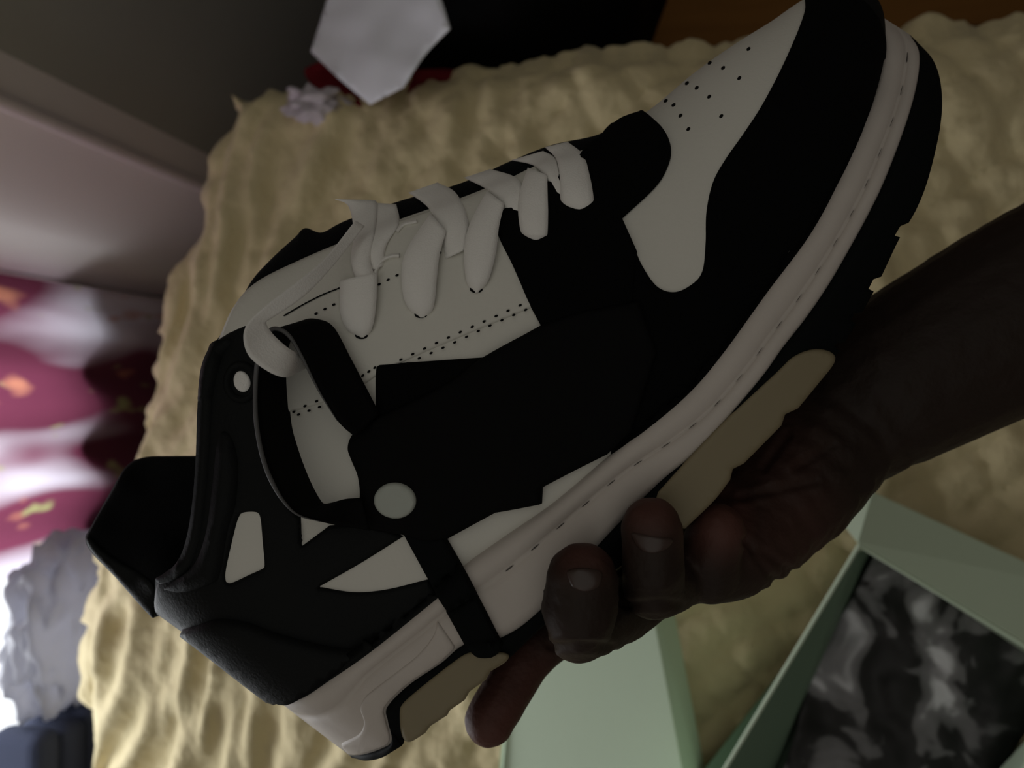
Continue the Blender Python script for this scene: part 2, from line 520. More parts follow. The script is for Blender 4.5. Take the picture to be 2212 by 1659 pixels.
M_tiss = mat('pale_tissue', (0.55, 0.50, 0.54), 0.8, 0.2, .3, 100)
c = P(680, 228, .80)
o = lump('crumpled_tissue', c, (.016, .032, .02), M_tiss, 5, .6, 2.5, 4)
tag(o, 'crumpled pale tissue at the corner of the bed beside red cloth', 'tissue')

# ================================================================== SHOE BOXES on the bed
M_green = mat('green_card', (0.64, 0.77, 0.59), 0.55, 0.3, .08, 200)
M_green_shade = mat('green_card_shaded', (0.16, 0.24, 0.17), 0.6, 0.25, .08, 200)  # card green darkened to carry the shade inside the box
def slab(name, quad_front, quad_back, material, parent, bevel=.0015, label=None):
    v = list(quad_front) + list(quad_back)
    f = [(0, 1, 2, 3), (7, 6, 5, 4)] + [(i, 4 + i, 4 + (i + 1) % 4, (i + 1) % 4) for i in range(4)]
    return add_mods(link(name, v, f, material, parent, smooth=False, label=label), bevel)
def ext(a, b, t):
    return a + (b - a) * t
# the lid: lies top up on the bedspread
A = P(1120, 1250, .700); Bq = P(1395, 1235, .660); Cq = P(1480, 1690, .660); Dq = P(1084, 1690, .700)
def on_plane(px, py, a, b, c):
    nn = (b - a).cross(c - a); d = P(px, py, 1) - CAM
    return CAM + d * ((a - CAM).dot(nn) / d.dot(nn))
Dq = on_plane(1084, 1690, A, Bq, Cq)
Cq = ext(Bq, Cq, 1.5); Dq = ext(A, Dq, 1.5)
lid_loc = (A + Cq) / 2; lid_loc.z = BZ + .015
lid = thing('box_lid', lid_loc, 'pale green shoebox lid lying top up on the bedspread', 'box lid')
h = Vector((0, 0, -.06))
oL = Vector((.0, .018, 0)); 
def zset(p, z): q = p.copy(); q.z = z; return q
n_ = (Bq - A).cross(Dq - A).normalized()
if n_.z < 0: n_ = -n_
slab('lid_top', [A, Bq, Cq, Dq], [q - n_ * .002 for q in (A, Bq, Cq, Dq)], M_green, lid)
# flared rims reach down to the bed
lowR0, lowR1 = P(1440, 1235, .705), P(1535, 1720, .700); lowR1 = ext(lowR0, lowR1, 1.4)
lowL0, lowL1 = P(1112, 1250, .722), P(1074, 1720, .722); lowL1 = ext(lowL0, lowL1, 1.4)
def thickq(a, b, c, d, t, inward):
    nn = (b - a).cross(d - a).normalized()
    if nn.dot(inward) < 0: nn = -nn
    return [a, b, c, d], [q + nn * t for q in (a, b, c, d)]
mid = (A + Cq) / 2 - Vector((0, 0, .03))
for nm, q in (('lid_rim', (Bq, Cq, lowR1, lowR0)), ('lid_rim', (A, Dq, lowL1, lowL0)), ('lid_rim', (A, Bq, lowR0, lowL0)), ('lid_rim', (Dq, Cq, lowR1, lowL1))):
    a, b = thickq(*q, .002, mid - q[0])
    slab(nm, a, b, M_green, lid)
# the open box
K = P(1853, 1172, .585)                      # near rim corner
R1 = ext(K, P(1560, 1659, .60), 1.45)       # along the left wall
R2 = ext(K, P(2212, 1388, .575), 1.35)      # along the near wall
R3 = R1 + (R2 - K)
KB = P(1885, 1062, .606)
KW = P(1893, 1168, .680)
R2F = ext(KB, P(2212, 1212, .592), 1.35)
R2B = ext(KW, P(2212, 1400, .652), 1.35)
KL = P(1818, 1128, .610)
R1B = ext(KW, P(1672, 1659, .69), 1.45)
box = thing('shoebox', (K + R3) / 2 - Vector((0, 0, .1)), 'open pale green shoebox holding black and white printed paper', 'box')
ctr = (K + R3) / 2
def wall(nm, a, b, c, d):
    q1, q2 = thickq(a, b, c, d, .003, ctr - a)
    return slab(nm, q1, q2, M_green, box)
wall('box_wall', K, R2, R2B, KW)
wall('box_wall', K, R1, R1B, KW)
q1 = [K, R2, R2F, KB]
slab('box_flap', q1, [q + Vector((0, 0, -.003)) for q in q1], M_green, box)
q1 = [K, KB, KL, K + (KL - K) * .05]
slab('flap_corner', q1, [q + Vector((0, 0, -.003)) for q in q1], M_green, box, 0)
down = Vector((0, 0, -.085))
wall('box_wall', R1, R3, R3 + down, R1B)
wall('box_wall', R2, R3, R3 + down, R2B)
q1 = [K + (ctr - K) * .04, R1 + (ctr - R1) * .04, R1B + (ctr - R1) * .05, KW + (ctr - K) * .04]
slab('inner_shade', q1, [q + (ctr - K) * .004 for q in q1], M_green_shade, box, 0, label='inner side, shade painted in darker green')  # added slab: shade on the inner wall painted as darker green
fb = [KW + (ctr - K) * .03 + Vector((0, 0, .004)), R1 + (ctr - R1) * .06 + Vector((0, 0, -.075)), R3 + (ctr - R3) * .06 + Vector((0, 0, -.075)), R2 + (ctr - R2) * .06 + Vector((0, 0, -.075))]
slab('box_bottom', fb, [q + Vector((0, 0, -.003)) for q in fb], M_green_shade, box, 0)
# printed tissue
def print_mat():
    mt = bpy.data.materials.new('printed_tissue'); mt.use_nodes = True
    nt = mt.node_tree; n = nt.nodes; b = n['Principled BSDF']
    tc = n.new('ShaderNodeTexCoord')
    z = n.new('ShaderNodeTexNoise'); z.inputs['Scale'].default_value = 15; z.inputs['Detail'].default_value = 3.5; z.inputs['Distortion'].default_value = .6
    nt.links.new(tc.outputs['Object'], z.inputs['Vector'])
    r = n.new('ShaderNodeValToRGB'); r.color_ramp.interpolation = 'LINEAR'
    e = r.color_ramp.elements
    e[0].position = .44; e[0].color = (.012, .012, .012, 1)
    e[1].position = .64; e[1].color = (.80, .81, .85, 1)
    e.new(.50).color = (.02, .02, .02, 1); e.new(.525).color = (.16, .16, .165, 1); e.new(.585).color = (.24, .24, .25, 1)
    nt.links.new(z.outputs['Fac'], r.inputs['Fac']); nt.links.new(r.outputs['Color'], b.inputs['Base Color'])
    b.inputs['Roughness'].default_value = .6
    return mt
o = sheet('printed_paper', [(1890, 1198, 1), (2020, 1270), (2212, 1392), (2300, 1448, 1), (1945, 2010, 1), (1640, 1790, 1), (1700, 1640), (1760, 1440), (1830, 1310)],
          lambda x, y: .636 + .008 * math.sin(x * .008), print_mat(), .010, .010, 12, step=16)
tag(o, 'crumpled black and white printed tissue paper inside the green shoebox', 'paper')

# ================================================================== SNEAKER
D0 = 0.27
SH = P(1150, 900, D0)
shoe = thing('sneaker', SH, 'black and white low sneaker with a strap loop, held up sideways in a hand', 'sneaker')
def cmir(v): return Vector((v[0], v[1], -(2 * D0 + v[2])))   # to the medial side
def cpx(v): return np.array((W / 2 - v[0] / v[2] * FPX, H / 2 + v[1] / v[2] * FPX))

Bp = [(583, 1501, 0), (600, 1506, .018), (630, 1510, .027), (680, 1488, .032), (740, 1447, .034), (807, 1400, .035), (880, 1342, .035), (948, 1284, .036),
      (1006, 1227, .0365), (1040, 1202, .037), (1078, 1174, .0375), (1130, 1138, .038), (1197, 1091, .039), (1255, 1043, .040), (1315, 991, .041), (1360, 955, .042),
      (1404, 919, .043), (1450, 880, .044), (1493, 842, .045), (1530, 800, .0455), (1564, 758, .046), (1610, 695, .046), (1658, 628, .0455), (1705, 565, .045),
      (1750, 504, .044), (1818, 380, .040), (1873, 257, .033), (1905, 151, .022), (1912, 82, .012), (1895, 32, .0)]
Rp = [(335, 1324, 0), (334, 1298, .014), (343, 1255, .021), (378, 1222, .024), (405, 1170, .026), (420, 1090, .028), (428, 980, .028), (432, 860, .027),
      (445, 775, .025), (470, 738, .022), (505, 662, .019), (555, 608, .017), (650, 560, .016), (745, 520, .016), (860, 475, .016), (990, 430, .016),
      (1090, 390, .016), (1130, 371, .0155), (1180, 350, .015), (1265, 322, .010), (1325, 275, .004), (1388, 245, .001), (1480, 165, 0), (1560, 105, 0),
      (1640, 52, 0), (1700, 12, 0), (1760, -14, 0), (1825, -18, 0), (1865, 0, 0), (1888, 22, 0)]
assert len(Bp) == len(Rp)
NS, NT = 150, 26
Bd = crom(Bp, NS); Rd = crom(Rp, NS)
def section(B, R):
    wb, wr = max(B[2], 0), max(R[2], 0)
    b = cpt(B[0], B[1], D0 - wb); r = cpt(R[0], R[1], D0 - wr)
    out = []
    for i in range(NT):
        a = i / (NT - 1) * math.pi / 2
        t = math.sin(a)
        c = math.cos(a) ** 0.85
        w = wr + (wb - wr) * c if wb >= wr else wb + (wr - wb) * t
        w += .0025 * math.sin(math.pi * t) * min(1, wb / .02)
        out.append(Vector((b.x + (r.x - b.x) * t, b.y + (r.y - b.y) * t, -(D0 - w))))
    return out
secs = []
for i in range(NS):
    B, R = Bd[i].copy(), Rd[i].copy()
    tgt = R.copy()
    nn = (R[:2] - B[:2]); L = np.linalg.norm(nn); nn = nn / L
    for it in range(6):
        s = section(B, R)
        exn = max(float(np.dot(cpx(p) - B[:2], nn)) for p in s)
        R[:2] -= nn * (exn - L)
    secs.append(section(B, R))
VU = []; FU = []
for s in secs: VU += s
for i in range(NS - 1):
    for k in range(NT - 1):
        a = i * NT + k; FU.append((a, a + NT, a + NT + 1, a + 1))
nb = len(VU)
VUa = VU + [cmir(v) for v in VU]
FUa = FU + [tuple(j + nb for j in q[::-1]) for q in FU]
up = link('upper', [c2w(v) for v in VUa], FUa, M_white, shoe, label='white leather upper')
up.data.materials.append(M_black)
for p_ in up.data.polygons:
    if not 12 <= (p_.index % len(FU)) // (NT - 1) < 136: p_.material_index = 1

# inner lining of the opening (behind the collar)
ni = 90
Vl = []; Fl = []
for i in range(ni):
    for k in range(8, NT):
        v = secs[i][k]; w = D0 + v[2]
        Vl.append(Vector((v.x + .0008, v.y + .0005, -(D0 - w * .86))))
kk = NT - 8
for i in range(ni - 1):
    for k in range(kk - 1):
        a = i * kk + k; Fl.append((a, a + kk, a + kk + 1, a + 1))
nb2 = len(Vl)
Vl2 = Vl + [cmir(v) for v in Vl]; Fl2 = Fl + [tuple(j + nb2 for j in q) for q in Fl]
link('lining', [c2w(v) for v in Vl2], Fl2, M_lining, shoe, label='black inner lining')

# sole
Sp = [((583, 1501), (755, 1632), (760, 1637), 0), ((600, 1506), (785, 1630), (790, 1643), .022), ((630, 1510), (825, 1617), (822, 1638), .031),
      ((680, 1488), (847, 1599), (850, 1623), .036), ((740, 1447), (838, 1555), (883, 1604), .038), ((775, 1422), (837, 1527), (905, 1586), .039),
      ((830, 1382), (883, 1480), (935, 1566), .039), ((885, 1337), (952, 1433), (1000, 1510), .0395), ((948, 1284), (1006, 1391), (1060, 1456), .040),
      ((1006, 1227), (1086, 1376), (1105, 1420), .040), ((1078, 1174), (1169, 1316), (1185, 1345), .0405), ((1197, 1091), (1290, 1180), (1320, 1240), .042),
      ((1315, 991), (1416, 1050), (1480, 1145), .044), ((1404, 919), (1493, 985), (1560, 1065), .046), ((1493, 842), (1560, 915), (1640, 972), .048),
      ((1564, 758), (1645, 815), (1735, 870), .049), ((1610, 695), (1690, 752), (1800, 785), .049), ((1658, 628), (1740, 688), (1850, 705), .0485),
      ((1705, 565), (1790, 615), (1900, 615), .048), ((1750, 504), (1841, 527), (1945, 520), .047), ((1790, 435), (1880, 455), (1985, 450), .045),
      ((1818, 380), (1915, 380), (2011, 380), .043), ((1873, 257), (1958, 265), (2034, 275), .036), ((1900, 170), (1981, 180), (2036, 197), .026),
      ((1912, 82), (1986, 115), (2018, 133), .015), ((1895, 30), (1966, 75), (1975, 84), .0)]
NQ = 420
Td = crom([(*a[0], a[3]) for a in Sp], NQ); Md = crom([(*a[1], a[3]) for a in Sp], NQ); Od = crom([(*a[2], a[3]) for a in Sp], NQ)
notches = [(1962, 500, 18), (1903, 612, 15), (1862, 690, 12), (1820, 745, 10)]
Vm = []; Vo = []
prof = [(-.02, -.004), (0, -.0002), (.04, .0010), (.11, .0018), (.20, .0017), (.27, .0006), (.31, -.0004), (.35, .0004), (.42, .0012), (.60, .0016), (.85, .0012), (1.0, 0)]
nm_ = len(prof)
def groove(x):
    t = min(1, max(0, (x - 1200) / 350))
    return .33 + .30 * t * t * (3 - 2 * t)
for i in range(NQ):
    w = max(Td[i][2], 0)
    k = min(1, w / .02)
    t = cpt(Td[i][0], Td[i][1], D0 - w); mm = cpt(Md[i][0], Md[i][1], D0 - w)
    O = Od[i][:2].copy()
    for (x, y, hl) in notches:
        if math.hypot(O[0] - x, O[1] - y) < hl:
            dv = Md[i][:2] - Od[i][:2]; dv /= np.linalg.norm(dv) + 1e-6
            O = O + dv * 15
            break
    pl = 16 if (870 < O[0] < 1085 and O[1] > 1400) or (1430 < O[0] < 1790 and 780 < O[1] < 1160) else 0
    if pl:
        dv = Md[i][:2] - Od[i][:2]; dv /= np.linalg.norm(dv) + 1e-6
        O = O + dv * pl
    oo = cpt(O[0], O[1], D0 - max(w - .0025, 0))
    g_ = groove(Td[i][0])
    for (q, dw) in prof:
        q = q * g_ / .31 if 0 < q <= .31 else (g_ + (q - .31) * (1 - g_) / .69 if q > .31 else q)
        Vm.append(Vector((t.x + (mm.x - t.x) * q, t.y + (mm.y - t.y) * q, -(D0 - w - dw * k))))
    for q, dw in ((0, -.001), (0.02, .0006), (.3, .0012), (.8, .0006), (.95, 0.0002), (1.0, -.0016)):
        Vo.append(Vector((mm.x + (oo.x - mm.x) * q, mm.y + (oo.y - mm.y) * q, mm.z + (oo.z - mm.z) * q + dw * k)))
def loft_sym(Vs, c, name, material, label=None, close=True):
    n = len(Vs) // c
    Fs = []
    for i in range(n - 1):
        for k in range(c - 1):
            a = i * c + k; Fs.append((a, a + c, a + c + 1, a + 1))
    o_ = len(Vs)
    allv = list(Vs) + [cmir(v) for v in Vs]
    allf = Fs + [tuple(j + o_ for j in q[::-1]) for q in Fs]
    if close:
        for i in range(n - 1):
            allf.append((i * c + c - 1, (i + 1) * c + c - 1, o_ + (i + 1) * c + c - 1, o_ + i * c + c - 1))
    return link(name, [c2w(v) for v in allv], allf, material, shoe, label=label), Fs
mid_o, Fm = loft_sym(Vm, nm_, 'midsole', M_mid, 'white rubber midsole')
out_o, Fo = loft_sym(Vo, 6, 'outsole', M_out, 'black rubber outsole with a lugged edge')

# tongue
tl = [((535, 640), (540, 634)), ((555, 610), (562, 598)), ((600, 586), (597, 557)), ((640, 566), (645, 512)), ((655, 560), (664, 494)), ((700, 541), (700, 504)), ((745, 522), (752, 478)),
      ((860, 477), (862, 438)), ((990, 432), (1000, 398)), ((1090, 392), (1100, 353)), ((1180, 352), (1190, 318)), ((1265, 324), (1285, 298)), ((1310, 300), (1330, 272))]
ta = crom([(*a, *b) for a, b in tl], 70)
Vt = []; ct = 9
for r in ta:
    a = cpt(r[0], r[1] + 10, D0 - .014); b = cpt(r[2], r[3], D0 - .001)
    for k in range(ct):
        g = k / (ct - 1) * math.pi / 2
        Vt.append(Vector((a.x + (b.x - a.x) * math.sin(g), a.y + (b.y - a.y) * math.sin(g), -(D0 - .001 - .013 * math.cos(g)))))
tongue, Ft = loft_sym(Vt, ct, 'tongue', M_lining, 'black padded tongue', close=False)

# ---- surface to lay panels on
Vall = list(VU); Fall = list(FU)
for Vs, Fs in ((Vm, Fm), (Vo, Fo), (Vt, Ft)):
    o_ = len(Vall); Vall += list(Vs); Fall += [tuple(j + o_ for j in q) for q in Fs]
bvh = BVHTree.FromPolygons([tuple(v) for v in Vall], Fall)
vn = np.zeros((len(Vall), 3))
va = np.array([tuple(v) for v in Vall])
fa = np.array(Fall)
fn = np.cross(va[fa[:, 2]] - va[fa[:, 0]], va[fa[:, 3]] - va[fa[:, 1]])
fn[(fn * va[fa].mean(1)).sum(1) > 0] *= -1                     # towards the lens side of the shoe
for c_ in range(4): np.add.at(vn, fa[:, c_], fn)
vn /= np.linalg.norm(vn, axis=1)[:, None] + 1e-12
ORI = Vector((0, 0, 0))
def surf(px, py):
    d = cpt(px, py, 1).normalized()
    loc, nor, idx, dist = bvh.ray_cast(ORI, d)
    if loc is None:
        q = cpt(px, py, D0 - .004)
        loc, nor, idx, dist = bvh.find_nearest(q)
    f_ = Fall[idx]
    w = np.array([1 / ((Vector(va[j]) - loc).length + 1e-5) for j in f_])
    n_ = Vector((vn[list(f_)] * w[:, None]).sum(0)).normalized()
    if n_.dot(d) > .15: n_ = -n_
    return loc, n_

def panel(name, pts, material, t=.0012, lift=0.0, holes=(), step=16.0, r=9.0, label=None, flat=0, parent=None, kind=None):
    vv, tt, dd = fill(pts, holes, step, r)
    V = []
    for (x, y), d in zip(vv, dd):
        loc, nr = surf(x, y)
        k = min(1.0, d / max(r, .1)); off = lift - .0004 + (t + .0004) * math.sqrt(max(0, 1 - (1 - k) ** 2))
        V.append(loc + nr * off)
    return link(name, [c2w(v) for v in V], tt, material, parent or shoe, label=label, kind=kind)

bite = [(a[0], a[1] + 4) for a in Bp]
panel('mudguard', [(1735, -16, 1), (1736, 30), (1697, 126), (1649, 220), (1608, 284), (1566, 344), (1539, 394), (1525, 458), (1523, 527), (1516, 586), (1493, 614),
      (1457, 630), (1420, 618), (1388, 573), (1368, 525, 1), (1340, 760), (1318, 985, 1), (1404, 924), (1493, 847), (1564, 763), (1658, 633), (1750, 509), (1818, 385),
      (1873, 262), (1905, 156), (1912, 90), (1897, 40, 1), (1862, 2), (1800, -16)], M_suede, .0012, label='black suede toe and side overlay', step=20)
panel('eyestay', [(475, 737, 1), (507, 664), (557, 612), (650, 564), (745, 524), (860, 480), (990, 436), (1088, 394, 1), (1110, 440), (1090, 500), (1120, 590), (1158, 662, 1),
      (1000, 727), (900, 770), (830, 803), (760, 848), (700, 870), (640, 888), (600, 893, 1), (585, 800), (560, 720, 1)], M_white, .0009, label='white leather lace facing', step=18, r=6)
panel('vamp_overlay', [(1388, 243, 1), (1411, 261), (1438, 289), (1450, 325), (1443, 362), (1415, 408), (1344, 474, 1), (1358, 505), (1376, 545, 1), (1360, 760, 1), (1200, 800, 1),
      (1168, 703, 1), (1140, 650), (1110, 580), (1080, 520), (1072, 485), (1090, 457), (1150, 430), (1182, 400), (1232, 366), (1265, 325), (1292, 303), (1338, 262)],
      M_suede, .0012, .0010, label='black suede overlay at the lowest eyelets', step=18)
panel('quarter_patch', [(822, 787, 1), (1043, 772, 1), (1173, 700, 1), (1260, 690, 1), (1260, 860, 1), (815, 960, 1), (812, 880), (812, 800)], M_suede, .0012, .0004, label='black patch under the strap', step=18)
win1 = [(526, 1108), (552, 1107), (562, 1117), (567, 1170), (571, 1221), (564, 1229), (540, 1240), (506, 1256), (494, 1259), (488, 1252), (490, 1225), (508, 1146), (517, 1117)]
panel('heel_overlay', [(532, 702, 1), (484, 727), (452, 768), (438, 860), (433, 980), (425, 1090), (410, 1172), (388, 1218), (348, 1248), (337, 1290), (338, 1320, 1), (400, 1360), (470, 1412),
      (530, 1460), (585, 1500, 1), (641, 1514), (717, 1468), (807, 1405), (950, 1290, 1), (926, 1250, 1), (837, 1272), (765, 1278), (692, 1267, 1), (780, 1217), (874, 1158, 1), (800, 1128), (712, 1134, 1),
      (653, 1178, 1), (651, 1117, 1), (622, 1080), (603, 1000), (596, 900), (604, 800), (585, 720, 1)], M_black, .0013, holes=[win1], label='black leather heel and collar overlay', step=18, r=9)
panel('heel_counter', [(393, 1356, 1), (430, 1345), (480, 1332), (540, 1340), (600, 1362), (700, 1388), (760, 1395), (820, 1394, 1), (717, 1466), (641, 1512), (585, 1502, 1), (530, 1460), (455, 1402)],
      M_black, .0030, .0012, label='black leather heel counter', step=18, r=14)
panel('collar_band', [(470, 742), (445, 790), (436, 870), (432, 980), (425, 1080), (413, 1160), (392, 1212), (356, 1243), (345, 1246), (358, 1262), (410, 1240), (436, 1180), (452, 1080), (462, 960), (468, 860), (486, 780), (510, 735)],
      M_black, .0032, .0004, label='padded black collar edge', step=12, r=17)
panel('collar_pad', [(478, 940), (462, 1060), (450, 1150), (425, 1215), (375, 1255), (356, 1268), (400, 1280), (470, 1258), (484, 1232), (500, 1145), (517, 1085), (522, 1000), (505, 940)],
      M_black, .0030, .0008, label='padded bulge below the collar edge', step=12, r=24)
# strap plate with the big rivet, and the band that runs down over the midsole
panel('strap_plate', [(762, 939), (790, 910), (847, 886), (970, 825), (1043, 772), (1173, 703), (1262, 672, 1), (1380, 650, 1), (1420, 760, 1), (1365, 930, 1), (1312, 980, 1), (1240, 1016), (1173, 1051, 1),
      (1171, 1087, 1), (1120, 1097), (1071, 1106, 1), (966, 1163, 1), (920, 1168), (872, 1154, 1), (800, 1142), (768, 1120), (778, 1075), (775, 1030), (762, 996), (753, 968)], M_strap, .0030, .0006, label='black strap plate', step=18, r=10)
panel('strap_band', [(868, 1145, 1), (962, 1155, 1), (1005, 1230), (1045, 1308), (1087, 1390, 1), (1068, 1410), (1032, 1414), (1008, 1398, 1), (965, 1320), (920, 1240)], M_out, .0020, .0008, label='black rubber band over the midsole', step=14, r=7)
def ell(cx, cy, a, b, rot=0, n=22):
    c, s = math.cos(rot), math.sin(rot)
    return [(cx + a * math.cos(t) * c - b * math.sin(t) * s, cy + a * math.cos(t) * s + b * math.sin(t) * c) for t in [2 * math.pi * i / n for i in range(n)]]
rv = panel('rivet', ell(858, 1076, 46, 39), M_rivet, .0018, .0030, step=12, r=6, label='large round grey rivet')
panel('rivet_ring', ell(527, 827, 40, 46), M_black, .0016, .0010, step=10, r=8, holes=[ell(527, 827, 22, 28)], label='raised black ring')
panel('rivet', ell(527, 826, 19, 24, -.3), M_lace, .0010, .0008, step=9, r=5, label='small round white rivet')
# sole overlays
def pad(pts, label):
    vv, tt, dd = fill(pts, step=14, r=7)
    V = []
    for (x, y), d in zip(vv, dd):
        j = int(np.argmin((Od[:, 0] - x) ** 2 + (Od[:, 1] - y) ** 2))
        w = Od[j, 2]; k = min(1, d / 8)
        V.append(P(x, y, D0 - w - .0012 + .0016 * (1 - math.sqrt(max(0, 1 - (1 - k) ** 2)))))
    n_ = len(V)
    back = [v + (v - CAM).normalized() * .012 for v in V]
    cnt = {}
    for t in tt:
        for a, b in ((t[0], t[1]), (t[1], t[2]), (t[2], t[0])):
            cnt.setdefault((min(a, b), max(a, b)), []).append((a, b))
    Fp = [tuple(t) for t in tt] + [tuple(int(q) + n_ for q in t[::-1]) for t in tt]
    for e in cnt.values():
        if len(e) == 1:
            a, b = e[0]; Fp.append((b, a, a + n_, b + n_))
    link('gum_pad', V + back, [tuple(int(q) for q in f) for f in Fp], M_gum, shoe, label=label)
pad([(862, 1540), (868, 1520), (898, 1492), (970, 1435), (1013, 1408), (1060, 1405), (1098, 1413), (1092, 1430), (1060, 1450, 1), (1050, 1468, 1), (1014, 1494, 1), (1004, 1512, 1), (972, 1534, 1), (966, 1545, 1), (930, 1568, 1), (918, 1584, 1), (884, 1603), (868, 1588)], 'tan gum pad under the heel')
pad([(1420, 1062, 1), (1552, 920), (1671, 808), (1715, 768), (1760, 754), (1797, 762), (1802, 784), (1765, 832), (1724, 882, 1), (1696, 895, 1), (1688, 919, 1), (1607, 1001, 1), (1583, 1013, 1), (1577, 1037, 1), (1542, 1082), (1480, 1142, 1), (1400, 1130, 1)], 'tan gum pad under the forefoot')
panel('heel_step', [(945, 1339, 1), (936, 1372), (905, 1412), (862, 1447), (815, 1483), (789, 1505), (778, 1530), (786, 1559), (775, 1585), (735, 1606, 1), (760, 1630), (822, 1614), (843, 1596), (833, 1550), (833, 1525), (880, 1478), (948, 1432), (985, 1398, 1)],
      M_mid, .0007, .0, label='raised step on the heel of the midsole', step=14, r=5)

# toe perforations
for (x, y) in ((1635, 48), (1585, 90), (1617, 106), (1533, 136), (1562, 147), (1597, 169), (1484, 180), (1505, 190), (1532, 209), (1438, 218), (1455, 227), (1470, 250), (1487, 279), (1558, 251)):
    far = math.hypot(x - 1650, y - 300) / 300
    panel('perforation', ell(x, y, 5.6, 3.6, -.7, 10), M_dot, .00005, .0002, step=6, r=1.5)

# ---- small stitches, one joined piece
def dots(name, pts, a, b, material, lift, label=None):
    V = []; Fc = []
    for (x, y, ang) in pts:
        o_ = len(V); loc, nr = surf(x, y)
        V.append(c2w(loc + nr * (lift + .00025)))
        for k in range(8):
            t = 2 * math.pi * k / 8
            dx = a * math.cos(t) * math.cos(ang) - b * math.sin(t) * math.sin(ang); dy = a * math.cos(t) * math.sin(ang) + b * math.sin(t) * math.cos(ang)
            l2, n2 = surf(x + dx, y + dy)
            V.append(c2w(l2 + n2 * lift))
        for k in range(8): Fc.append((o_, o_ + 1 + k, o_ + 1 + (k + 1) % 8))
    return link(name, V, Fc, material, shoe, kind='stuff', label=label)
def along(pts, gap, off=0.0):
    r = resample(crom(pts, 80), gap)
    out = []
    for i in range(len(r)):
        t = r[min(i + 1, len(r) - 1)] - r[max(i - 1, 0)]
        a = math.atan2(t[1], t[0])
        out.append((r[i][0] - math.sin(a) * off, r[i][1] + math.cos(a) * off, a))
    return out
sp = along([(868, 778), (960, 735), (1060, 690), (1150, 650)], 27) + along([(882, 786), (970, 747), (1070, 700), (1162, 660)], 27)
sp += along([(638, 890), (670, 874), (712, 858)], 25) + along([(648, 896), (680, 884), (716, 872)], 25) + along([(786, 812), (812, 795)], 20)
sp += along([(686, 680), (730, 658), (775, 640), (860, 598)], 22) + along([(952, 550), (994, 535)], 22) + along([(650, 1135), (654, 1165)], 12)
dots('stitching', sp, 4.2, 2.6, M_dot, .0012, 'black stitch holes on the white leather')
sm = along([(620, 683), (660, 660), (700, 640), (735, 626)], 7)
dots('seam', sm, 4.6, 1.8, M_dot, .0012, 'dark seam beside the laces')
dash = []
for i in range(60, NQ - 60, 1): pass
gro = []
for i in range(NQ):
    q = groove(Td[i][0])
    gro.append(Td[i][:2] * (1 - q) + Md[i][:2] * q)
gro = np.array(gro)
gl_ = resample(gro, 36)
ds = []
for i in range(1, len(gl_) - 1):
    t = gl_[i + 1] - gl_[i - 1]
    x, y = gl_[i]
    if 980 < x < 1960 and y < 1240 and i % 2 == 0:
        ds.append((x, y, math.atan2(t[1], t[0])))
dots('midsole_stitching', ds, 12, 2.2, mat('stitch_grey', (.09, .08, .075), .9, .1), .0004, 'dark stitch slots along the midsole')

# ---- flat ribbons (laces, strap loop)
def ribbon(name, L, R, material, lift=.0015, thick=.0011, arch=.0017, n=None, depth=None, label=None, m=7):
    n = n or max(10, 6 * len(L))
    L = crom(L, n); R = crom(R, n)
    Dp = np.zeros((n, m)); XY = np.zeros((n, m, 2))
    for i in range(n):
        for k in range(m):
            u = k / (m - 1)
            x, y = L[i][:2] * (1 - u) + R[i][:2] * u
            XY[i, k] = (x, y)
            if depth is not None:
                Dp[i, k] = (L[i][2] * (1 - u) + R[i][2] * u)
            else:
                loc, _ = surf(x, y); Dp[i, k] = -loc[2]
    if depth is None:
        for _ in range(10):
            Q = Dp.copy()
            Q[1:-1] = (Dp[:-2] + 2 * Dp[1:-1] + Dp[2:]) / 4
            Q[:, 1:-1] = (Q[:, :-2] + 2 * Q[:, 1:-1] + Q[:, 2:]) / 4
            Dp = np.minimum(Q, Dp)
        for i in range(n):
            e = min(i, n - 1 - i) / max(1, n - 1)
            for k in range(m):
                u = 2 * k / (m - 1) - 1
                Dp[i, k] -= (lift if np.isscalar(lift) else np.interp(i / (n - 1), np.linspace(0, 1, len(lift)), lift)) + arch * (1 - u * u)
    V = []
    for lay in (0, 1):
        for i in range(n):
            for k in range(m):
                V.append(P(XY[i, k, 0], XY[i, k, 1], Dp[i, k] + lay * thick))
    Fc = []; N = n * m
    for i in range(n - 1):
        for k in range(m - 1):
            a = i * m + k
            Fc.append((a, a + m, a + m + 1, a + 1)); Fc.append((N + a, N + a + 1, N + a + m + 1, N + a + m))
        for k in (0, m - 1):
            a = i * m + k; Fc.append((a, N + a, N + a + m, a + m))
    for i in (0, n - 1):
        for k in range(m - 1):
            a = i * m + k; Fc.append((a, a + 1, N + a + 1, N + a))
    return link(name, V, Fc, material, shoe, label=label)

LW = [.0040, .0040, .0034, .0022, .0002]
